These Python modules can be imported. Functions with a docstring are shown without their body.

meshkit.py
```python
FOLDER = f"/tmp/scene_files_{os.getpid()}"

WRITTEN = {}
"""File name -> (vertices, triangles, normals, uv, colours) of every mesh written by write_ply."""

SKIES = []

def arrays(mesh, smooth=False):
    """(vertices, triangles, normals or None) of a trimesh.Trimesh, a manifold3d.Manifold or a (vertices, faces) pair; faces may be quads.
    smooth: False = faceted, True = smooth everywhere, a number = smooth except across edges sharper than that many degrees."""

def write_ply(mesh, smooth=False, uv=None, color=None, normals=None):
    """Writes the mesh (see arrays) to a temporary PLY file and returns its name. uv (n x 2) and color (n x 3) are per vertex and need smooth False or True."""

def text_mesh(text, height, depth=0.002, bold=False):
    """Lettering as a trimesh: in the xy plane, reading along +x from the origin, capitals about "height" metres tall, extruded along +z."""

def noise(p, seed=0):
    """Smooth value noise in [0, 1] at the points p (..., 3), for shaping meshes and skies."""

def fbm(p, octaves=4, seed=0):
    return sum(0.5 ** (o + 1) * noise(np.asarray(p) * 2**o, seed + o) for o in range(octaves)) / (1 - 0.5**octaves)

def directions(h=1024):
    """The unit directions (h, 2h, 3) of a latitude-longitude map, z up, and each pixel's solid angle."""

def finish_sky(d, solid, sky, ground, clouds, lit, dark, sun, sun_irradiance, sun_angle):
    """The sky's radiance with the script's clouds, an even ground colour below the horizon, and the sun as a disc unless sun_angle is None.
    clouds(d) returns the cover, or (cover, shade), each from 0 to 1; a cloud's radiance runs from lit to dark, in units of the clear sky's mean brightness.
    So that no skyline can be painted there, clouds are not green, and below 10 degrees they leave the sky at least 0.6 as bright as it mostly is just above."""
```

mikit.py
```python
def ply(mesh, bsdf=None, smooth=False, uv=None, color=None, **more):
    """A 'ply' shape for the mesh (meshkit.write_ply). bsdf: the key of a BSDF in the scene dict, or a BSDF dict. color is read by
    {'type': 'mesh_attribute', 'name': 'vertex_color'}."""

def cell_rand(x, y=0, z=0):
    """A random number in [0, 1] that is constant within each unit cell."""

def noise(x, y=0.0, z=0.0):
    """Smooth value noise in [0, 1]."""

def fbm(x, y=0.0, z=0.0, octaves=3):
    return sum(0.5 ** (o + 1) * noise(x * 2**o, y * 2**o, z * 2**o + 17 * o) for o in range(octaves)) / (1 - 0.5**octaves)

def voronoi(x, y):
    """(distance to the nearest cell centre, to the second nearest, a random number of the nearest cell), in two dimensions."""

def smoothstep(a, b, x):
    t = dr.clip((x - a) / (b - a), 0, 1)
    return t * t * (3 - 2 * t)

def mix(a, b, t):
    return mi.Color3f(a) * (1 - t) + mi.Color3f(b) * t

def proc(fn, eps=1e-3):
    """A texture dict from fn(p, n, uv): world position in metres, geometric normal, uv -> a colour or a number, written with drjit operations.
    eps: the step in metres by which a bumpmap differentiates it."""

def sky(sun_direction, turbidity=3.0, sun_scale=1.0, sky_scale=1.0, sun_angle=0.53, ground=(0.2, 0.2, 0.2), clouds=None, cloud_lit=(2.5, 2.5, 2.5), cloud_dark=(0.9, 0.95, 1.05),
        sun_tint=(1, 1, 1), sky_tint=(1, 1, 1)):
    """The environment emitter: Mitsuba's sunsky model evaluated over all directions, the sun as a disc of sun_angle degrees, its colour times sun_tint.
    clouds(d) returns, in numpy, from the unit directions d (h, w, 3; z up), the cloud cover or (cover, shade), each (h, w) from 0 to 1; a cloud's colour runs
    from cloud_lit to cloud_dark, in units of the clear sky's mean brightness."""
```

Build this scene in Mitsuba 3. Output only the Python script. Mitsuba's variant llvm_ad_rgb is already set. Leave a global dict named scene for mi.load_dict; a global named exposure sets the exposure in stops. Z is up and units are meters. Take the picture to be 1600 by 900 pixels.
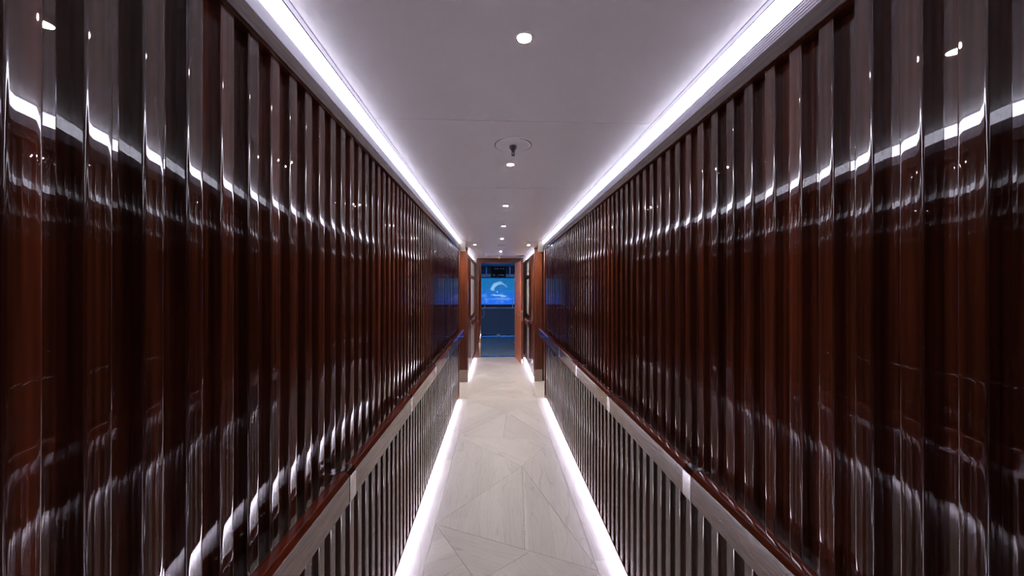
import math, random
import numpy as np, trimesh, shapely
from shapely.geometry import Polygon, LineString, box as sbox
from shapely.ops import polygonize, unary_union
import drjit as dr
import mitsuba as mi
import mikit
from mikit import noise, fbm, smoothstep, mix, cell_rand

random.seed(7)
T = mi.ScalarTransform4f
scene, labels = {'type': 'scene'}, {}

# ---------------------------------------------------------------- camera, light levels, exposure
F = 560.0                                   # focal length in pixels of the 1600 x 900 frame
YAW = math.atan(24.0 / F)
CAM_H = 1.40
scene['camera'] = {'type': 'perspective', 'fov_axis': 'x', 'fov': math.degrees(2 * math.atan(800 / F)), 'near_clip': 0.02, 'far_clip': 60.0,
                   'to_world': T().look_at(origin=[0, 0, CAM_H], target=[math.sin(YAW), math.cos(YAW), CAM_H + 0.0018], up=[0, 0, 1])}
exposure = 4.88
COVE = (0.17, 0.168, 0.204)                    # radiance of the ceiling cove strips
FLOOR_LED = (0.66, 0.66, 0.94)                # radiance of the strips under the walls
DOWN = (43.0, 41.0, 40.5)                   # radiance of the downlight lenses
ROOM = (0.17, 0.36, 0.72)                    # strips along the ceiling of the far room
BLUE = (0.00625, 0.056, 0.19)                    # the blue strips in the far room

# ---------------------------------------------------------------- layout (x across, y along the corridor, z up)
XL, XR = -0.479, 0.616                      # fronts of the slats
XC = (XL + XR) / 2
H = 2.02                                    # ceiling
PITCH, SLAT_W, SLAT_D = 0.0690, 0.031, 0.018
Y0, Y1 = -2.6, 4.56                         # slatted corridor
YP, YD = 5.40, 7.33                         # pilasters, door
YB = 10.6                                   # front of the cabinet in the far room
SLAT_Z0, SLAT_Z1 = 0.055, 1.90
XL2, XR2 = -0.445, 0.562                    # walls of the far stretch

# ---------------------------------------------------------------- materials
def rgb(*c):
    return {'type': 'rgb', 'value': list(c)}

def wood_color(p, n, uv):
    u = mi.Float(p.x) * 0 + p.y + p.x * 0.83
    board = cell_rand(dr.floor(p.y / PITCH), dr.floor(p.x * 3))
    g = fbm(u * 110, p.z * 2.2 + board * 31, board * 9, 2)
    fleck = noise(u * 240, p.z * 9, 3.0)
    band = noise(u * 22 + board * 11, p.z * 1.1, 5.0)
    t = dr.clip(0.25 + 0.55 * (g - 0.5) * 1.6 + 0.16 * (fleck - 0.5) + 0.45 * (band - 0.4) + 0.25 * (board - 0.5), 0, 1)
    return mix((0.15, 0.040, 0.019), (0.64, 0.210, 0.100), t)

scene['lacquered_wood'] = {'type': 'plastic', 'int_ior': 2.8, 'nonlinear': True, 'diffuse_reflectance': mikit.proc(wood_color)}

def rail_color(p, n, uv):
    g = fbm(p.x * 130 + p.z * 170, p.y * 5, 2.0, 3)
    f = noise(p.x * 400 + p.z * 500, p.y * 30, 7.0)
    return mix((0.30, 0.072, 0.034), (0.82, 0.27, 0.12), dr.clip(g * 0.8 + (f - 0.5) * 0.3, 0, 1))

scene['rail_wood'] = {'type': 'plastic', 'int_ior': 3.2, 'nonlinear': True, 'diffuse_reflectance': mikit.proc(rail_color)}

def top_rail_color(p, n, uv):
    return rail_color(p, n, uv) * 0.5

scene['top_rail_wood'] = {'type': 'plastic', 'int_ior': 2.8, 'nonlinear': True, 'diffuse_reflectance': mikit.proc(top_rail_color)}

def pillar_color(p, n, uv):
    g = fbm(p.x * 70, p.z * 3, p.y * 70, 3)
    return mix((0.12, 0.029, 0.011), (0.27, 0.072, 0.027), g)

scene['satin_wood'] = {'type': 'roughplastic', 'alpha': 0.18, 'int_ior': 1.5, 'nonlinear': True, 'diffuse_reflectance': mikit.proc(pillar_color)}

def door_color(p, n, uv):
    g = fbm(p.y * 40, p.z * 2.2, p.x * 40, 3)
    return mix((0.70, 0.26, 0.080), (0.86, 0.39, 0.14), g)

scene['orange_wood'] = {'type': 'roughplastic', 'alpha': 0.15, 'int_ior': 1.5, 'nonlinear': True, 'diffuse_reflectance': mikit.proc(door_color)}

def oak_color(p, n, uv):
    u, v = uv.x, uv.y                       # u across the grain, v along it
    board = dr.floor(u / 0.142)
    r = cell_rand(board, 3)
    bend = fbm(u * 7, v * 1.4 + r * 40, r * 13, 3)
    rings = dr.abs(dr.sin((u * 62 + bend * 26)))
    line = smoothstep(0.80, 1.0, 1 - rings)
    pore = smoothstep(0.62, 0.85, noise(u * 380, v * 9 + r * 5, 1.0)) 
    edge = dr.abs(u / 0.142 - dr.round(u / 0.142))
    seam = 1 - smoothstep(0.001, 0.006, edge)
    t = dr.clip(0.30 * line + 0.16 * pore + 0.25 * (r - 0.5) + 0.3 * (fbm(u * 3, v * 2, 9.0) - 0.5) + 0.22 * seam + 0.2, 0, 1)
    return mix((0.80, 0.745, 0.69), (0.50, 0.45, 0.40), t)

scene['limed_oak'] = {'type': 'roughplastic', 'alpha': 0.22, 'int_ior': 1.45, 'nonlinear': True, 'diffuse_reflectance': mikit.proc(oak_color)}

def ceiling_color(p, n, uv):
    g = fbm(p.x * 2, p.y * 2, 1.0, 2)
    return mix((0.85, 0.825, 0.84), (0.88, 0.855, 0.87), g)

scene['ceiling_paint'] = {'type': 'roughplastic', 'alpha': 0.2, 'int_ior': 1.35, 'diffuse_reflectance': mikit.proc(ceiling_color)}
def plain(name, *c, alpha=0.25, ior=1.45):
    scene[name] = {'type': 'roughplastic', 'alpha': alpha, 'int_ior': ior, 'diffuse_reflectance': rgb(*c)}
def matte(name, *c):
    scene[name] = {'type': 'twosided', 'bsdf': {'type': 'diffuse', 'reflectance': rgb(*c)}}
plain('lilac_metal', 0.55, 0.51, 0.60, alpha=0.3)
plain('white_paint', 0.72, 0.69, 0.66)
plain('beige_paint', 0.50, 0.44, 0.36)
plain('white_gloss', 0.62, 0.61, 0.60, alpha=0.08, ior=1.6)
matte('dark_void', 0.012, 0.010, 0.012)
matte('joint', 0.06, 0.05, 0.045)
matte('black', 0.006, 0.006, 0.008)
plain('black_gloss', 0.008, 0.009, 0.012, alpha=0.1)
plain('navy_paint', 0.05, 0.085, 0.17)
plain('slate_fabric', 0.13, 0.17, 0.25, alpha=0.5, ior=1.3)
plain('pale_blue_trim', 0.60, 0.74, 0.92)
plain('purple_paint', 0.16, 0.13, 0.22)
scene['chrome'] = {'type': 'roughconductor', 'alpha': 0.03, 'material': 'none', 'specular_reflectance': rgb(0.80, 0.78, 0.77)}
scene['satin_steel'] = {'type': 'roughconductor', 'alpha': 0.16, 'material': 'none', 'specular_reflectance': rgb(0.72, 0.70, 0.69)}
scene['gunmetal'] = {'type': 'roughconductor', 'alpha': 0.2, 'material': 'none', 'specular_reflectance': rgb(0.30, 0.26, 0.25)}
plain('dark_bronze', 0.045, 0.035, 0.036, alpha=0.3, ior=1.6)
scene['bronze_metal'] = {'type': 'roughconductor', 'alpha': 0.3, 'material': 'none', 'specular_reflectance': rgb(0.42, 0.33, 0.29)}

def carpet_color(p, n, uv):
    return mix((0.10, 0.13, 0.17), (0.20, 0.25, 0.31), fbm(p.x * 60, p.y * 60, 1.0, 3))
scene['carpet_pile'] = {'type': 'diffuse', 'reflectance': mikit.proc(carpet_color)}

# ---------------------------------------------------------------- helpers
def add(key, mesh, bsdf, smooth=False, **more):
    k, i = key, 0
    while k in scene:
        i += 1
        k = f'{key}_{i:03d}'
    scene[k] = mikit.ply(mesh, bsdf, smooth=smooth, **more)
    return k

def again(key, src, at):
    """another copy of an entry, moved"""
    k, i = key, 0
    while k in scene:
        i += 1
        k = f'{key}_{i:03d}'
    scene[k] = {**scene[src], 'to_world': T().translate(list(at))}
    return k

def bx(x0, x1, y0, y1, z0, z1, bevel=0.0):
    x0, x1, y0, y1, z0, z1 = min(x0, x1), max(x0, x1), min(y0, y1), max(y0, y1), min(z0, z1), max(z0, z1)
    if bevel <= 0:
        m = trimesh.creation.box(extents=(x1 - x0, y1 - y0, z1 - z0))
        m.apply_translation(((x0 + x1) / 2, (y0 + y1) / 2, (z0 + z1) / 2))
        return m
    b, pts = bevel, []
    for sx, x in ((1, x0), (-1, x1)):
        for sy, y in ((1, y0), (-1, y1)):
            for sz, z in ((1, z0), (-1, z1)):
                pts += [(x, y + sy * b, z + sz * b), (x + sx * b, y, z + sz * b), (x + sx * b, y + sy * b, z)]
    return trimesh.convex.convex_hull(np.array(pts))

def cat(*ms):
    return trimesh.util.concatenate(list(ms))

def prism_y(pts, y0, y1):
    """a closed (x, z) outline extruded along y"""
    poly = Polygon(pts)
    m = trimesh.creation.extrude_polygon(poly, y1 - y0, engine='earcut')     # along z: (x, z_prof, h)
    v = m.vertices.copy()
    m.vertices = np.stack([v[:, 0], y0 + v[:, 2], v[:, 1]], 1)
    m.invert()
    return m

def lathe(profile, n=32):
    """(r, z) profile turned about z"""
    profile = [tuple(p) for p in profile]
    if profile[0][0] > 0 and profile[-1][0] > 0:
        profile.append(profile[0])
    m = trimesh.creation.revolve(np.array(profile, float), sections=n)
    if m.volume < 0:
        m.invert()
    return m

def quad(a, b, c, d):
    return trimesh.Trimesh(np.array([a, b, c, d], float), [[0, 1, 2], [0, 2, 3]], process=False)

def emitter(key, mesh, radiance, bsdf='white_paint'):
    return add(key, mesh, bsdf, emitter={'type': 'area', 'radiance': rgb(*radiance)})

def tag(key, label=None, category=None, group=None, kind=None):
    d = {}
    if label: d['label'] = label
    if category: d['category'] = category
    if group: d['group'] = group
    if kind: d['kind'] = kind
    labels[key] = d

def facing(mesh, toward):
    """turn a flat mesh so that its normals point along 'toward'"""
    if mesh.face_normals[0] @ np.array(toward, float) < 0:
        mesh.invert()
    return mesh

# ---------------------------------------------------------------- floor: limed oak laid in large triangles
FX0, FX1 = -0.362, 0.504
tag('floor', 'pale limed oak floor laid in large triangles between two border boards', None, None, 'structure')
scene['floor'] = mikit.ply(bx(-1.3, 1.45, Y0 - 0.1, YD + 0.05, -0.08, -0.012), 'joint')
A, B, C = (FX0, 2.15), (0.200, 2.82), (FX1, 1.762)
cuts = [(A, C), (A, B), (B, (0.508, 1.76)), (B, (0.150, 1.90)), (A, (0.205, 1.235)), ((0.20, 1.92), (-0.10, 1.71)),
        ((0.205, 1.235), (FX1, 1.765)), ((0.205, 1.235), (FX1, 0.75)), ((0.205, 1.235), (FX0, 0.95)), ((FX0, 0.95), (FX1, 0.30)), ((FX0, -0.4), (FX1, 0.30)), ((FX0, -0.4), (FX1, -1.1)), ((FX0, -1.8), (FX1, -1.1)),
        (B, (FX1, 3.30)), (B, (FX0, 3.42)), ((FX0, 3.42), (FX1, 3.30)), ((FX0, 3.42), (0.12, 4.05)), ((0.12, 4.05), (FX1, 3.30)), ((0.12, 4.05), (0.06, 3.36)),
        ((0.12, 4.05), (FX0, 4.52)), ((0.12, 4.05), (FX1, 4.46)), ((FX0, 4.52), (FX1, 4.46)), ((FX0, 4.52), (0.16, 5.25)), ((0.16, 5.25), (FX1, 4.46)),
        ((0.16, 5.25), (FX0, 5.75)), ((0.16, 5.25), (FX1, 5.60)), ((FX0, 5.75), (FX1, 5.60)), ((FX0, 5.75), (0.10, 6.45)), ((0.10, 6.45), (FX1, 5.60)),
        ((0.10, 6.45), (FX0, 6.95)), ((0.10, 6.45), (FX1, 6.85)), ((FX0, 6.95), (FX1, 6.85))]
lines = []
for (ax, ay), (b_x, b_y) in cuts:
    dx, dy = b_x - ax, b_y - ay
    l = math.hypot(dx, dy)
    lines.append(LineString([(ax - dx / l * .006, ay - dy / l * .006), (b_x + dx / l * .006, b_y + dy / l * .006)]))
rect = sbox(FX0, Y0, FX1, YD)
pieces = [g for g in polygonize(unary_union(lines + [rect.exterior])) if g.area > 2e-4]
def floor_piece(poly, ang):
    p = poly.buffer(-0.0008, join_style=2)
    if p.is_empty or p.geom_type != 'Polygon':
        return
    m = trimesh.creation.extrude_polygon(p, 0.010, engine='earcut')
    m.apply_translation((0, 0, -0.010))
    v = np.array(m.vertices)
    ca, sa = math.cos(ang), math.sin(ang)
    off = random.uniform(0, 40)
    uv = np.stack([-sa * v[:, 0] + ca * v[:, 1] + off, ca * v[:, 0] + sa * v[:, 1] + off * 1.7], 1)
    add('floor__plank', m, 'limed_oak', uv=uv)
random.seed(11)
for g in pieces:
    c = np.array(g.exterior.coords)
    e = np.diff(c, axis=0)
    order = np.argsort(-np.hypot(e[:, 0], e[:, 1]))
    k = order[random.choice([0, 0, 1])]
    ang = math.atan2(e[k, 1], e[k, 0])
    cx, cy = g.centroid.x, g.centroid.y
    if abs(cx - 0.0) < 0.12 and abs(cy - 2.3) < 0.14:
        ang = math.pi / 2
    floor_piece(g, ang)
ys = [Y0, -1.4, -0.3, 0.6, 1.62, 2.95, 4.18, 5.52, 6.6, YD]
for k in range(len(ys) - 1):
    floor_piece(sbox(XL - 0.08, ys[k], FX0, ys[k + 1]), math.pi / 2)
    floor_piece(sbox(FX1, ys[k] + 0.21 * (k > 0), XR + 0.08, ys[k + 1] + 0.21 * (k < len(ys) - 2)), math.pi / 2)
floor_piece(sbox(-1.2, Y1 - 0.1, XL - 0.08, YP + 0.3), 0.0)
floor_piece(sbox(XR + 0.08, Y1 - 0.1, 1.35, YP + 0.3), 0.0)

# ---------------------------------------------------------------- slatted walls
def slat_outline(w=SLAT_W, d=SLAT_D, r=0.0034, bow=0.00005):
    """(along, inward) outline of one slat, front at 0 with rounded arrises, back at d"""
    pts = [(-w / 2, d), (-w / 2, r)]
    for a in np.linspace(0, math.pi / 2, 6)[1:-1]:
        pts.append((-w / 2 + r - r * math.cos(a), r - r * math.sin(a)))
    for t in np.linspace(-1, 1, 7):
        pts.append((t * (w / 2 - r), -bow * (1 - t * t)))
    for a in np.linspace(math.pi / 2, 0, 6)[1:-1]:
        pts.append((w / 2 - r + r * math.cos(a), r - r * math.sin(a)))
    return pts + [(w / 2, r), (w / 2, d)]

def slat_mesh(side, z0, z1):
    """side -1: front faces +x, standing at x 0; +1: front faces -x"""
    o = [(side * d, a) for a, d in slat_outline()]
    m = trimesh.creation.extrude_polygon(Polygon(o), z1 - z0, engine='earcut')
    m.apply_translation((0, 0, z0))
    return m

def slat_positions():
    # near edge of a slat at y = 0.607 * (0.616 * 560) / (0.503e3 * 0.607)...: x offsets 503 px for its far edge
    far_edge = F * XR / 503.0
    y = far_edge - SLAT_W / 2
    k0 = math.ceil((Y0 + 0.05 - y) / PITCH)
    k1 = math.floor((Y1 - 0.03 - y) / PITCH)
    return [y + k * PITCH for k in range(k0, k1 + 1)]

for side, xw, word in ((-1, XL, 'left'), (1, XR, 'right')):
    w = f'wall_{word}'
    scene[w] = mikit.ply(bx(xw + side * SLAT_D, xw + side * 0.06, Y0, Y1 + 0.005, SLAT_Z0, SLAT_Z1 + 0.06), 'lacquered_wood')
    tag(w, f'{word} wall of glossy dark mahogany slats running from floor to ceiling', None, None, 'structure')
    first = None
    off = -0.024 if side > 0 else -0.009
    for y in slat_positions():
        if first is None:
            first = w + '__slat'
            scene[first] = mikit.ply(slat_mesh(side, SLAT_Z0, SLAT_Z1 + 0.004), 'lacquered_wood', smooth=50, to_world=T().translate([xw, y + off, 0]))
        else:
            again(w + '__slat', first, (xw, y + off, 0))
    s = side
    add(w + '__end_post', bx(xw - s * 0.004, xw + s * 0.06, Y1 - 0.012, Y1 + 0.03, 0.0, H - 0.1, 0.002), 'satin_wood')
    add(w + '__bottom_trim', bx(xw - s * 0.002, xw + s * 0.02, Y0, Y1 - 0.012, 0.0465, 0.056), 'lacquered_wood')
    # the plinth behind the floor strip
    add(w + '__plinth', bx(xw + s * 0.055, xw + s * 0.075, Y0, Y1 + 0.03, 0.0, SLAT_Z0), 'dark_void')
    # top rail under the cove
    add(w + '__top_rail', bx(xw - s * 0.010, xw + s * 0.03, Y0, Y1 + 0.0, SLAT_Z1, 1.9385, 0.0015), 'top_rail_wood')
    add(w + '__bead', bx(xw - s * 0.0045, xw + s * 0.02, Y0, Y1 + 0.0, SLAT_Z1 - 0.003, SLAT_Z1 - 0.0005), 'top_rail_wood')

# ---------------------------------------------------------------- ceiling and its coves
tag('ceiling', 'smooth lilac grey ceiling of long panels with fine cross joints', None, None, 'structure')
scene['ceiling'] = mikit.ply(bx(-1.3, 1.45, Y0 - 0.1, YD + 0.05, H + 0.03, H + 0.07), 'dark_void')
CIN = 0.0215                                   # ceiling edge, inset from the slat fronts
joints = [Y0, -2.2, -1.33, -0.445, 0.44, 1.325, 2.21, 3.095, 3.98, 4.67, 5.48, 6.40, YD]
for a, b in zip(joints[:-1], joints[1:]):
    add('ceiling__panel', bx(XL + CIN + 0.012, XR - CIN - 0.012, a + 0.0013, b - 0.0013, H, H + 0.012), 'ceiling_paint')
for s, x0, x1 in ((-1, -1.25, XL + CIN + 0.011), (1, XR - CIN - 0.011, 1.40)):
    add('ceiling__recess_panel', bx(x0, x1, Y1 + 0.12, YP + 0.03, H + 0.0005, H + 0.012), 'beige_paint')
for s, xw in ((-1, XL), (1, XR)):
    for a, b in ((Y0, Y1 + 0.11), (YP + 0.03, YD)):
        add('ceiling__edge_trim', bx(xw - s * CIN, xw - s * (CIN + 0.0115), a, b, H - 0.0012, H + 0.010), 'lilac_metal')

def cove(key, s, xw, ya, yb, seams, grooved, label):
    tag(key, label, 'cove light', 'cove lights along the ceiling edges')
    # sloping ledge below the diffuser
    lo, hi = (xw - s * 0.0095, 1.939), (xw - s * 0.001, 1.979)
    back = [(xw + s * 0.012, 1.979), (xw + s * 0.012, 1.939)]
    if grooved:
        n = 5
        for i in range(n):
            t0, t1 = i / n, (i + 0.72) / n
            p = [(lo[0] + (hi[0] - lo[0]) * t, lo[1] + (hi[1] - lo[1]) * t) for t in (t0, t1)]
            add(key + '__grille_bar', prism_y([p[0], p[1], (xw + s * 0.012, p[1][1]), (xw + s * 0.012, p[0][1])], ya, yb), 'lilac_metal')
        add(key + '__grille_back', bx(xw + s * 0.0125, xw + s * 0.016, ya, yb, 1.939, 1.979), 'dark_void')
    else:
        add(key + '__ledge', prism_y([lo, hi] + back, ya, yb), 'lilac_metal')
    ed = [ya] + seams + [yb]
    o, i_ = (xw - s * 0.0005, 1.9805), (xw - s * 0.0165, 2.0215)
    for a, b in zip(ed[:-1], ed[1:]):
        a, b = a + 0.0005, b - 0.0005
        q = facing(quad((o[0], a, o[1]), (o[0], b, o[1]), (i_[0], b, i_[1]), (i_[0], a, i_[1])), (-s, 0, -0.4))
        emitter(key + '__diffuser', q, COVE)
    add(key + '__housing', prism_y([(o[0] + s * 0.002, o[1]), (i_[0] + s * 0.002, i_[1] + 0.001), (i_[0], i_[1] + 0.02), (o[0] + s * 0.012, i_[1] + 0.02), (o[0] + s * 0.012, o[1])], ya, yb), 'dark_void')
    add(key + '__end_cap', bx(xw + s * 0.0, xw - s * 0.075, yb, yb + 0.012, 1.885 if yb < 5 else 1.93, H - 0.002), 'beige_paint')

COVE_Y0 = Y0 + 0.02
cove('cove_light', -1, XL, COVE_Y0, Y1 + 0.11, [-1.7, -0.86, 0.0, 0.86, 1.72, 2.58, 3.44, 4.3], False, 'long white cove light over the left slatted wall with a plain lilac ledge')
cove('cove_light_001', 1, XR, COVE_Y0, Y1 + 0.11, [-1.7, -0.86, 0.0, 0.86, 1.72, 2.58, 3.44, 4.3], True, 'long white cove light over the right slatted wall with a grooved grille ledge')
cove('cove_light_002', -1, XL, YP + 0.06, YD - 0.01, [6.36], False, 'short cove light left of the far doorway, beyond the left pilaster')
cove('cove_light_003', 1, XR, YP + 0.06, YD - 0.01, [6.36], False, 'short cove light right of the far doorway, beyond the right pilaster')

# ---------------------------------------------------------------- strips of light along the floor
def floor_strip(key, s, xw, ya, yb, label):
    tag(key, label, 'strip light', 'light strips along the floor')
    a, b = (xw + s * 0.040, 0.028), (xw + s * 0.010, 0.0445)
    n = max(1, round((yb - ya) / 1.1))
    for k in range(n):
        y0, y1 = ya + (yb - ya) * k / n + 0.0005, ya + (yb - ya) * (k + 1) / n - 0.0005
        q = facing(quad((a[0], y0, a[1]), (a[0], y1, a[1]), (b[0], y1, b[1]), (b[0], y0, b[1])), (-s * 0.5, 0, -1))
        emitter(key + '__lens', q, FLOOR_LED)
    add(key + '__channel', prism_y([(a[0] + s * 0.001, a[1]), (b[0] + s * 0.001, b[1]), (b[0] + s * 0.001, b[1] + 0.0012), (a[0] + s * 0.006, b[1] + 0.0012), (a[0] + s * 0.006, 0.001), (a[0] + s * .001, 0.001)], ya, yb), 'satin_steel')
floor_strip('floor_strip_light', -1, XL, Y0 + 0.02, Y1, 'white light strip glowing on the floor under the left slatted wall')
floor_strip('floor_strip_light_001', 1, XR, Y0 + 0.02, Y1, 'white light strip glowing on the floor under the right slatted wall')
floor_strip('floor_strip_light_002', -1, XL2, YP + 0.06, YD - 0.08, 'short light strip at floor level left, between pilaster and far doorway')
floor_strip('floor_strip_light_003', 1, XR2, YP + 0.06, YD - 0.08, 'short light strip at floor level right, behind the open door')

# ---------------------------------------------------------------- handrails
RZ0, RZ1, RD0, RD1 = 0.785, 0.877, 0.027, 0.060
def rail_outline(grow=0.0):
    g, c = grow, 0.010
    pts = [(RD0 - g, RZ1 - 0.046), (RD0 + 0.003, RZ1 - 0.052 - g), (RD1 - 0.010, RZ0 + 0.003 - g), (RD1 - 0.004, RZ0 - g), (RD1 + g, RZ0 + 0.004), (RD1 + g, RZ1 - 0.0145)]
    pts += [(RD1 - 0.0006 + g, RZ1 - 0.0128), (RD1 - c + 0.0034 + g, RZ1 - 0.0022), (RD1 - c + 0.0022 + g, RZ1 - 0.0007 + g), (RD1 - c, RZ1 + g)]
    pts += [(RD0 + 0.003, RZ1 + g), (RD0 - g, RZ1 - 0.003)]
    return pts

def handrail(key, s, xw, ya, yb, collars, label):
    tag(key, label, 'handrail', 'handrails along the walls')
    def prof(g): return [(xw - s * d, z) for d, z in rail_outline(g)]
    cl, gap = 0.042, 0.0012
    ends = [ya] + [v for c in collars for v in (c - cl / 2 - gap, c + cl / 2)] + [yb - 0.03]
    for a, b in zip(ends[0::2], ends[1::2]):
        if b > a:
            add(key + '__rail', prism_y(prof(0), a, b), 'rail_wood', smooth=20)
    for c in collars:
        k = add(key + '__collar', prism_y(prof(0.0013), c - cl / 2, c + cl / 2), 'chrome', smooth=20)
        tag(k, 'polished metal collar')
        k = add(key + '__bracket', bx(xw + s * 0.001, xw - s * (RD0 - 0.001), c - cl / 2 + 0.004, c + cl / 2 - 0.004, RZ1 - 0.044, RZ1 - 0.010, 0.0015), 'chrome')
        tag(k, 'polished wall bracket')
    k = add(key + '__end_cap', prism_y(prof(0.0013), yb - 0.03, yb), 'chrome', smooth=20)
    tag(k, 'polished end cap')

handrail('handrail', -1, XL, Y0 + 0.05, 4.63, [0.35, 1.065, 1.785, 2.49, 3.16, 3.85], 'glossy red-brown wooden handrail with metal collars along the left slatted wall')
handrail('handrail_001', 1, XR, Y0 + 0.05, 4.72, [0.31, 1.027, 1.762, 2.477, 3.177, 3.90], 'glossy red-brown wooden handrail with metal collars along the right slatted wall')

# ---------------------------------------------------------------- ceiling fittings
def downlight(key, x, y, label, r=0.0185, level=1.0, group=None):
    tag(key, label, 'downlight', 'round downlights in the ceiling')
    k = add(key + '__trim', cat(lathe([(r + 0.0012, 0.004), (r + 0.0025, -0.0012), (r + 0.0105, -0.0006), (r + 0.0112, 0.0005), (r + 0.0112, 0.004)], 40).apply_translation((x, y, H))), 'ceiling_paint', smooth=40)
    add(key + '__gasket', lathe([(r - 0.0012, 0.003), (r - 0.001, -0.0004), (r + 0.0016, -0.0014), (r + 0.0016, 0.003)], 40).apply_translation((x, y, H)), 'gunmetal', smooth=40)
    m = trimesh.creation.cylinder(radius=r - 0.001, height=0.002, sections=36)
    v = np.array([(0, 0)] + [((r - 0.001) * math.cos(t), (r - 0.001) * math.sin(t)) for t in np.linspace(0, 2 * math.pi, 37)[:-1]])
    disc = trimesh.Trimesh(np.column_stack([v[:, 0] + x, v[:, 1] + y, np.full(len(v), H - 0.0003)]), [[0, 1 + (i + 1) % 36, 1 + i] for i in range(36)], process=False)
    facing(disc, (0, 0, -1))
    k = emitter(key + '__lens', disc, tuple(level * c for c in DOWN))
    tag(k, 'glowing lens')
    return k
XD = XC
WARM = (1.0, 0.86, 0.68)
downlight('downlight', XD, 0.885, 'round white downlight nearest the viewer, set in the grey ceiling')
downlight('downlight_001', XD, 1.79, 'round downlight just beyond the dark sprinkler in the ceiling')
downlight('downlight_002', XD, 2.685, 'third round downlight along the ceiling, well beyond the dark sprinkler')
downlight('downlight_003', XD, 3.56, 'fourth round downlight along the middle of the ceiling')
downlight('downlight_004', XD, 4.45, 'fifth round downlight along the ceiling, before the two side downlights')
downlight('downlight_005', -0.309, 5.09, 'small downlight at the left side of the ceiling beside the left pilaster', 0.017, 4.0)
downlight('downlight_006', 0.4545, 5.09, 'small downlight at the right side of the ceiling beside the right pilaster', 0.017, 4.0)
downlight('downlight_007', XD, 5.98, 'last round downlight, just before the white sprinkler by the door', level=6.0)

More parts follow.
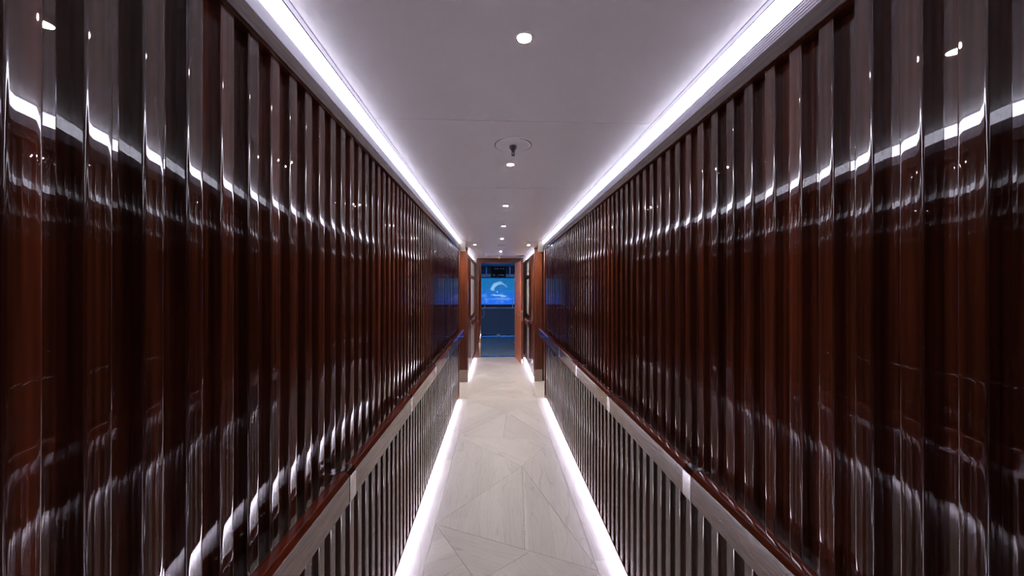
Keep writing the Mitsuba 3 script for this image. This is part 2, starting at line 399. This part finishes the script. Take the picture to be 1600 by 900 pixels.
def sprinkler(key, x, y, label, plate, body, r=0.077, k=1.0):
    tag(key, label, 'sprinkler', 'ceiling sprinklers')
    p = add(key + '__plate', lathe([(0, 0.002), (r, 0.002), (r, -0.0015), (r - 0.004, -0.004), (r - 0.008, -0.0042), (0, -0.0042)], 56).apply_translation((x, y, H)), plate, smooth=30)
    add(key + '__rim', lathe([(r + 0.0004, 0.002), (r + 0.0004, -0.0022), (r + 0.0035, -0.0008), (r + 0.0035, 0.002)], 56).apply_translation((x, y, H)), 'satin_steel' if k == 1.0 else plate, smooth=30)
    add(key + '__body', lathe([(0, -0.003), (0.016 * k, -0.003), (0.0165 * k, -0.010 * k), (0.0125 * k, -0.017 * k), (0.0075 * k, -0.024 * k), (0.0065 * k, -0.028 * k), (0, -0.028 * k)], 28).apply_translation((x, y, H)), body, smooth=35)
    for sx in (-1, 1):
        m = trimesh.creation.cylinder(radius=0.0016 * k, height=0.019 * k, sections=10)
        m.apply_translation((x + sx * 0.005 * k, y, H - 0.035 * k))
        add(key + '__frame_arm', m, body, smooth=30)
    add(key + '__bulb', lathe([(0, -0.027 * k), (0.0017 * k, -0.028 * k), (0.0017 * k, -0.041 * k), (0, -0.042 * k)], 12).apply_translation((x, y, H)), 'rail_wood', smooth=35)
    add(key + '__deflector', lathe([(0, -0.043 * k), (0.0075 * k, -0.043 * k), (0.0082 * k, -0.0445 * k), (0.003 * k, -0.0455 * k), (0, -0.046 * k)], 20).apply_translation((x, y, H)), body, smooth=30)
sprinkler('sprinkler', 0.071, 1.547, 'dark metal fire sprinkler on a wide round plate in the ceiling', 'ceiling_paint', 'dark_bronze')
sprinkler('sprinkler_001', XC - 0.02, 6.72, 'small white fire sprinkler hanging from the ceiling before the far door', 'white_paint', 'white_paint', 0.07, 1.5)
scene['ceiling_plate'] = mikit.ply(lathe([(0, 0.002), (0.066, 0.002), (0.066, -0.003), (0.06, -0.006), (0, -0.006)], 40).apply_translation((XC, 5.10, H)), 'white_paint', smooth=30)
tag('ceiling_plate', 'flat round white cover plate on the ceiling between the two side downlights', 'cover plate')
tag('ceiling_vent', 'small dark vent in the ceiling near the right end of the far door', 'vent')
for k in range(4):
    add('ceiling_vent__louvre', bx(0.40, 0.50, 6.66 + k * 0.03, 6.675 + k * 0.03, H - 0.004, H + 0.001), 'gunmetal')
for xa in (0.39, 0.50):
    add('ceiling_vent__frame', bx(xa, xa + 0.01, 6.64, 6.79, H - 0.004, H + 0.001), 'lilac_metal')

# ---------------------------------------------------------------- recess, pilasters, far stretch
scene['wall_back'] = mikit.ply(bx(XL - 0.1, XR + 0.1, Y0 - 0.06, Y0, 0, H + 0.03), 'satin_wood')
tag('wall_back', 'dark wooden wall closing the corridor behind the viewer', None, None, 'structure')
for s, xw, word in ((-1, XL, 'left'), (1, XR, 'right')):
    k = f'wall_{word}_001'
    x_out = xw + s * 0.52
    scene[k] = mikit.ply(cat(bx(x_out, x_out + s * 0.03, Y1, YP + 0.12, 0, H + 0.01), bx(xw + s * 0.06, x_out, Y1 + 0.03, Y1 + 0.0, 0, H + 0.01),
                             bx(xw + s * 0.02, x_out, YP + 0.03, YP + 0.07, 0, H + 0.01)), 'satin_wood')
    tag(k, f'wooden side recess on the {word} between the slatted wall and the pilaster', None, None, 'structure')

for s, key, x_in, x_out, word in ((-1, 'trim_1', -0.434, -0.56, 'left'), (1, 'trim_2', 0.572, 0.69, 'right')):
    scene[key] = mikit.ply(bx(x_in, x_out, YP, YP + 0.06, 0.178, H - 0.001, 0.002), 'satin_wood')
    tag(key, f'red-brown wooden pilaster on the {word} before the far door', None, None, 'structure')
    k = add(key + '__kick_plate', bx(x_in - s * 0.002, x_out, YP - 0.003, YP + 0.06, 0.0, 0.177, 0.0015), 'bronze_metal')
    tag(k, 'brown metal kick plate')

for s, xw, word in ((-1, XL2, 'left'), (1, XR2, 'right')):
    k = f'wall_{word}_002'
    scene[k] = mikit.ply(bx(xw + s * 0.012, xw + s * 0.05, YP + 0.06, YD, 0.055, 1.93), 'lacquered_wood')
    tag(k, f'{word} wall of the far stretch with glossy wood and pale inset panels', None, None, 'structure')
    ya, yb = (6.25, 7.24)
    zs = [(0.13, 0.79), (0.93, 1.575), (1.64, 1.885)]
    for z0, z1 in zs:
        p = add(k + '__pale_panel', bx(xw + s * 0.004, xw + s * 0.014, ya, yb, z0, z1, 0.002), 'white_gloss')
        tag(p, 'pale glossy inset panel')
    for z0, z1 in ((0.055, 0.128), (0.792, 0.928), (1.577, 1.638), (1.887, 1.932)):
        add(k + '__cross_band', bx(xw - s * 0.002, xw + s * 0.014, ya - 0.05, yb + 0.05, z0, z1, 0.002), 'lacquered_wood')
    for y0, y1 in ((YP + 0.06, 5.66), (5.664, 5.95), (5.954, ya - 0.002), (yb + 0.002, YD)):
        add(k + '__upright_board', bx(xw, xw + s * 0.014, y0, y1, 0.055, 1.932, 0.002), 'lacquered_wood')
    add(k + '__plinth', bx(xw + s * 0.05, xw + s * 0.07, YP + 0.06, YD, 0, 0.06), 'dark_void')
    add(k + '__top_rail', bx(xw - s * 0.006, xw + s * 0.07, YP + 0.06, YD, 1.9325, 1.9385), 'lacquered_wood')

handrail('handrail_002', -1, XL2, 5.95, 7.12, [6.1, 6.55, 6.98], 'short handrail with bright brackets on the left wall beside the far door')

handrail('handrail_003', 1, XR2, 5.70, 6.55, [5.86, 6.38], 'short handrail with bright brackets on the right wall behind the open door')

# ---------------------------------------------------------------- far doorway and open door
DX0, DX1, DZ = -0.314, 0.385, 1.925
scene['wall_far'] = mikit.ply(cat(bx(-1.9, DX0 - 0.1, YD, YD + 0.1, 0, 2.1), bx(DX1 + 0.1, 2.1, YD, YD + 0.1, 0, 2.1), bx(DX0 - 0.1, DX1 + 0.1, YD + 0.002, YD + 0.1, DZ + 0.07, 2.1)), 'satin_wood')
tag('wall_far', 'wooden wall around the far doorway', None, None, 'structure')
scene['door_1'] = mikit.ply(cat(bx(DX0 - 0.10, DX0 - 0.045, YD - 0.03, YD + 0.11, 0, DZ + 0.045, 0.004), bx(DX1 + 0.012, DX1 + 0.10, YD - 0.012, YD + 0.11, 0, DZ + 0.045, 0.004),
                                bx(DX0 - 0.10, DX1 + 0.10, YD - 0.022, YD + 0.11, DZ, DZ + 0.07, 0.004)), 'satin_wood')
tag('door_1', 'far doorway with a red-brown wooden frame and one open door', None, None, 'structure')
add('door_1__inner_jamb', bx(DX0 - 0.05, DX0, YD - 0.015, YD + 0.11, 0, DZ, 0.004), 'lacquered_wood')
add('door_1__threshold', bx(DX0, DX1 + 0.012, YD - 0.01, YD + 0.11, -0.01, 0.004), 'satin_steel')

def leaf_place(m):
    m.apply_transform(trimesh.transformations.rotation_matrix(math.radians(6.2), (0, 0, 1)))
    m.apply_translation((DX1 - 0.016, YD - 0.008, 0))
    return m
# leaf in its own frame: hinge at the origin, running towards -y, thickness along +x
tag('door_2', 'open orange-brown wooden door leaf standing at the right of the far doorway', None, None, 'structure')
LEAF = 0.735
import trimesh.transformations
def lp(x0, x1, y0, y1, z0, z1, b=0.0):
    return leaf_place(bx(x0, x1, -y1, -y0, z0, z1, b))
scene['door_2'] = mikit.ply(lp(0.0, 0.04, 0.0, LEAF, 0.012, DZ - 0.006, 0.002), 'satin_wood')
k = add('door_2__face_panel', lp(-0.004, 0.001, 0.01, LEAF - 0.004, 0.014, DZ - 0.01, 0.001), 'orange_wood'); tag(k, 'lighter orange wooden face')
k = add('door_2__lock_plate', lp(0.012, 0.030, LEAF - 0.001, LEAF + 0.002, 0.80, 1.00), 'satin_steel'); tag(k, 'bright lock plate')
k = add('door_2__latch', lp(0.014, 0.028, LEAF + 0.001, LEAF + 0.010, 0.885, 0.905), 'satin_steel')
k = add('door_2__foot_plate', lp(0.006, 0.034, LEAF - 0.001, LEAF + 0.003, 0.02, 0.10), 'satin_steel'); tag(k, 'bright foot plate')
k = add('door_2__lever_handle', cat(lp(-0.05, -0.003, LEAF - 0.085, LEAF - 0.07, 0.90, 0.915, 0.003), lp(-0.056, -0.042, LEAF - 0.20, LEAF - 0.07, 0.90, 0.915, 0.003)), 'satin_steel'); tag(k, 'bright lever handle')
add('door_2__rose', lp(-0.008, -0.003, LEAF - 0.10, LEAF - 0.055, 0.86, 0.955, 0.001), 'satin_steel')
add('door_2__hinge', lp(-0.006, 0.006, -0.006, 0.012, 0.25, 0.36), 'satin_steel')
add('door_2__hinge', lp(-0.006, 0.006, -0.006, 0.012, 1.55, 1.66), 'satin_steel')

# ---------------------------------------------------------------- blue room beyond the door
scene['floor_001'] = mikit.ply(bx(-1.9, 2.1, YD + 0.05, YB + 0.6, -0.08, -0.002), 'carpet_pile')
tag('floor_001', 'blue-grey carpet of the room beyond the doorway', None, None, 'structure')
scene['ceiling_001'] = mikit.ply(bx(-1.9, 2.1, YD + 0.1, YB + 0.6, 2.045, 2.09), 'purple_paint')
tag('ceiling_001', 'dark purple ceiling of the blue room', None, None, 'structure')
scene['wall_end'] = mikit.ply(bx(-1.9, 2.1, YB + 0.5, YB + 0.56, 0, 2.1), 'navy_paint')
tag('wall_end', 'dark blue end wall of the room beyond the doorway', None, None, 'structure')
scene['wall_left_003'] = mikit.ply(bx(-1.95, -1.88, YD, YB + 0.56, 0, 2.1), 'navy_paint')
tag('wall_left_003', 'left wall of the blue room', None, None, 'structure')
scene['wall_right_003'] = mikit.ply(bx(2.08, 2.15, YD, YB + 0.56, 0, 2.1), 'navy_paint')
tag('wall_right_003', 'right wall of the blue room', None, None, 'structure')

def px(x, y, d=YB):                      # a place on the plane y = d from where it stands in the photograph
    return (x - 776.0) * d / F, CAM_H + (449.0 - y) * d / F

tag('cabinet', 'long slate blue cabinet front below the screen in the far room', 'cabinet')
for i, x in enumerate(np.arange(-1.85, 2.0, 0.98)):
    add('cabinet__front_panel', bx(x, min(x + 0.975, 2.05), YB, YB + 0.03, 0.05, 0.815, 0.003), 'slate_fabric')
add('cabinet__top', bx(-1.87, 2.07, YB - 0.02, YB + 0.48, 0.817, 0.842, 0.003), 'pale_blue_trim')
add('cabinet__plinth', bx(-1.87, 2.07, YB + 0.05, YB + 0.08, 0.0, 0.055), 'black')
add('cabinet__body', bx(-1.87, 2.07, YB + 0.035, YB + 0.48, 0.055, 0.812), 'navy_paint')

# television
def picture(p, n, uv):
    x, z = p.x, p.z
    u = (x - 0.07) / 0.60
    v = (z - 0.93) / 0.79
    wob = fbm(x * 9, z * 20, 2.0, 3) - 0.5
    base = mix((0.005, 0.145, 0.86), (0.004, 0.155, 0.44), smoothstep(0.05, 0.75, v))
    # pale curved splash and the water under it
    cx, cz = 0.10, 1.31
    dx, dz = (x - cx) / 0.235, (z - cz) / 0.255
    rad = dr.sqrt(dx * dx + dz * dz) + wob * 0.22
    ang = dr.atan2(dz, dx)
    side = smoothstep(0.4, 2.3, ang)
    arc = (0.35 + 0.65 * side) * (1 - smoothstep(0.04 + 0.08 * side, 0.14 + 0.14 * side, dr.abs(rad - 0.98))) * smoothstep(0.35, 0.75, ang) * (1 - smoothstep(2.85, 3.12, ang))
    foam = (1 - smoothstep(0.3, 1.0, dr.sqrt(dr.square((x - 0.02) / 0.24) + dr.square((z - 1.205 + wob * .05) / 0.035))))
    foam2 = (1 - smoothstep(0.3, 1.0, dr.sqrt(dr.square((x - 0.20) / 0.14) + dr.square((z - 1.175 + wob * .06) / 0.04)))) * 0.7
    foam3 = (1 - smoothstep(0.3, 1.0, dr.sqrt(dr.square((x - 0.10) / 0.5) + dr.square((z - 1.10 + wob * .04) / 0.03)))) * 0.35
    drop = (1 - smoothstep(0.3, 1.0, dr.sqrt(dr.square((x - 0.02) / 0.025) + dr.square((z - 1.30) / 0.05)))) * 0.8
    surf = smoothstep(0.55, 0.8, fbm(x * 6, z * 18, 8.0, 3)) * (1 - smoothstep(0.35, 0.55, v)) * 0.35
    t = dr.clip(arc * 0.85 + foam + foam2 + foam3 + drop + surf, 0, 1)
    return mix(base, (0.36, 0.66, 1.0), t * 0.85) * 0.033
SX0, SX1 = -0.75, 0.89
sz1, sz0 = px(0, 432.5)[1], px(0, 474)[1]
tag('screen', 'large screen showing a blue sea picture with a pale curved splash', 'screen')
q = facing(quad((SX0, YB + 0.06, sz0), (SX1, YB + 0.06, sz0), (SX1, YB + 0.06, sz1), (SX0, YB + 0.06, sz1)), (0, -1, 0))
k = add('screen__display', q, 'black_gloss', uv=np.array([[0, 0], [1, 0], [1, 1], [0, 1]], float), emitter={'type': 'area', 'radiance': mikit.proc(picture)})
tag(k, 'glowing blue picture')
add('screen__casing', cat(bx(SX0 - 0.012, SX1 + 0.012, YB + 0.063, YB + 0.10, sz0 - 0.012, sz1 + 0.012), bx(SX0 - 0.012, SX0 - 0.001, YB + 0.05, YB + 0.10, sz0 - 0.012, sz1 + 0.012),
    bx(SX1 + 0.001, SX1 + 0.012, YB + 0.05, YB + 0.10, sz0 - 0.012, sz1 + 0.012)), 'black_gloss')
scene['sound_bar'] = mikit.ply(bx(-0.62, 0.76, YB + 0.032, YB + 0.058, 0.843, 0.915, 0.006), 'black_gloss')
tag('sound_bar', 'long black sound bar lying under the blue screen', 'sound bar')
for i, x in enumerate((757.6, 800.6)):
    k = 'candle_lamp' if i == 0 else 'candle_lamp_001'
    cx, cz = px(x, 480)
    tag(k, f'thin pale blue stem lamp on the cabinet at the {"left" if i == 0 else "right"} of the screen', 'lamp', 'stem lamps on the cabinet')
    add(k + '__base', lathe([(0, 0.8425), (0.015, 0.8425), (0.015, 0.852), (0.012, 0.862), (0, 0.862)], 20).apply_translation((cx, YB - 0.005, 0)), 'pale_blue_trim', smooth=30)
    add(k + '__stem', lathe([(0, 0.86), (0.011, 0.86), (0.010, 1.07), (0, 1.075)], 14).apply_translation((cx, YB - 0.005, 0)), 'pale_blue_trim', smooth=30)
# over the screen
zt0, zt1 = px(0, 431.3)[1], px(0, 426)[1]
tag('ledge', 'pale blue ledge running along the wall above the screen', 'ledge')
scene['ledge'] = mikit.ply(bx(-1.87, 2.07, YB + 0.10, YB + 0.48, zt0 + 0.005, zt1, 0.003), 'pale_blue_trim')
for i, x in enumerate((760.0, 796.8)):
    k = 'upright' if i == 0 else 'upright_001'
    cx = px(x, 430)[0]
    scene[k] = mikit.ply(bx(cx - 0.018, cx + 0.018, YB + 0.06, YB + 0.095, zt0 + 0.006, 2.043, 0.002), 'pale_blue_trim')
    tag(k, f'narrow pale upright {"left" if i == 0 else "right"} of the black box above the screen', 'upright', 'pale uprights above the screen')
bx0, bx1 = px(767, 0)[0], px(790.5, 0)[0]
tag('display_box', 'black box with small white marks under the ceiling above the screen', 'display box')
add('display_box__case', bx(bx0, bx1, YB - 0.02, YB + 0.095, zt0 + 0.012, 2.043, 0.004), 'black_gloss')
for (x0, x1, y) in ((772.5, 776.5, 417.8), (777, 779, 418), (781.2, 784, 417.8), (785.2, 787.6, 418)):
    a, z = px(x0, y); b = px(x1, y)[0]
    add('display_box__mark', bx(a, b, YB - 0.024, YB - 0.021, z - 0.012, z + 0.012, 0.001), 'lilac_metal')
for (x0, x1, y) in ((770, 773.4, 427.8), (778.4, 780.2, 427.8), (781.5, 784.5, 427.6), (785.2, 787.4, 427.8)):
    a, z = px(x0, y); b = px(x1, y)[0]
    add('display_box__mark', bx(a, b, YB - 0.024, YB - 0.021, z - 0.013, z + 0.013, 0.001), 'white_paint')
scene['floor_spotlight'] = mikit.ply(lathe([(0, 0), (0.05, 0), (0.054, 0.02), (0.05, 0.062), (0, 0.066)], 20).apply_translation((0.06, YB - 0.07, -0.002)), 'white_paint', smooth=30)
tag('floor_spotlight', 'small white round fitting on the carpet in front of the blue cabinet', 'light fitting')
tag('strip_light', 'blue light strip under the front of the slate blue cabinet', 'strip light')
q = facing(quad((-1.8, YB + 0.003, 0.046), (2.0, YB + 0.003, 0.046), (2.0, YB + 0.027, 0.046), (-1.8, YB + 0.027, 0.046)), (0, 0, -1))
emitter('strip_light__lens', q, tuple(5 * c for c in BLUE))
add('strip_light__channel', bx(-1.8, 2.0, YB + 0.002, YB + 0.028, 0.0465, 0.0495), 'satin_steel')
tag('cove_light_004', 'blue cove strip along the ceiling edges of the far room', 'cove light')
for x0, x1, s in ((-1.86, -1.80, 1), (2.0, 2.06, -1)):
    q = facing(quad((x0, YD + 0.3, 1.98), (x1, YD + 0.3, 2.03), (x1, YB, 2.03), (x0, YB, 1.98)) if s > 0 else quad((x0, YD + 0.3, 2.03), (x1, YD + 0.3, 1.98), (x1, YB, 1.98), (x0, YB, 2.03)), (s * 0.6, 0, -1))
    emitter('cove_light_004__lens', q, ROOM)

# pull handle on the left reveal of the doorway
tag('door_1__pull_handle', 'dark curved pull handle')
arc = [(DX0 + 0.012 + 0.045 * math.sin(t), 0.90 + 0.10 * -math.cos(t)) for t in np.linspace(0.0, math.pi, 13)]
ms = []
for (a, za), (b, zb) in zip(arc[:-1], arc[1:]):
    ms.append(trimesh.creation.cylinder(radius=0.007, segment=[(a, YD + 0.06, za), (b, YD + 0.06, zb)], sections=10))
add('door_1__pull_handle', cat(*ms), 'gunmetal', smooth=30)
for z in (0.785, 0.985):
    add('door_1__pull_handle__mount', bx(DX0, DX0 + 0.014, YD + 0.045, YD + 0.075, z, z + 0.03, 0.002), 'gunmetal')
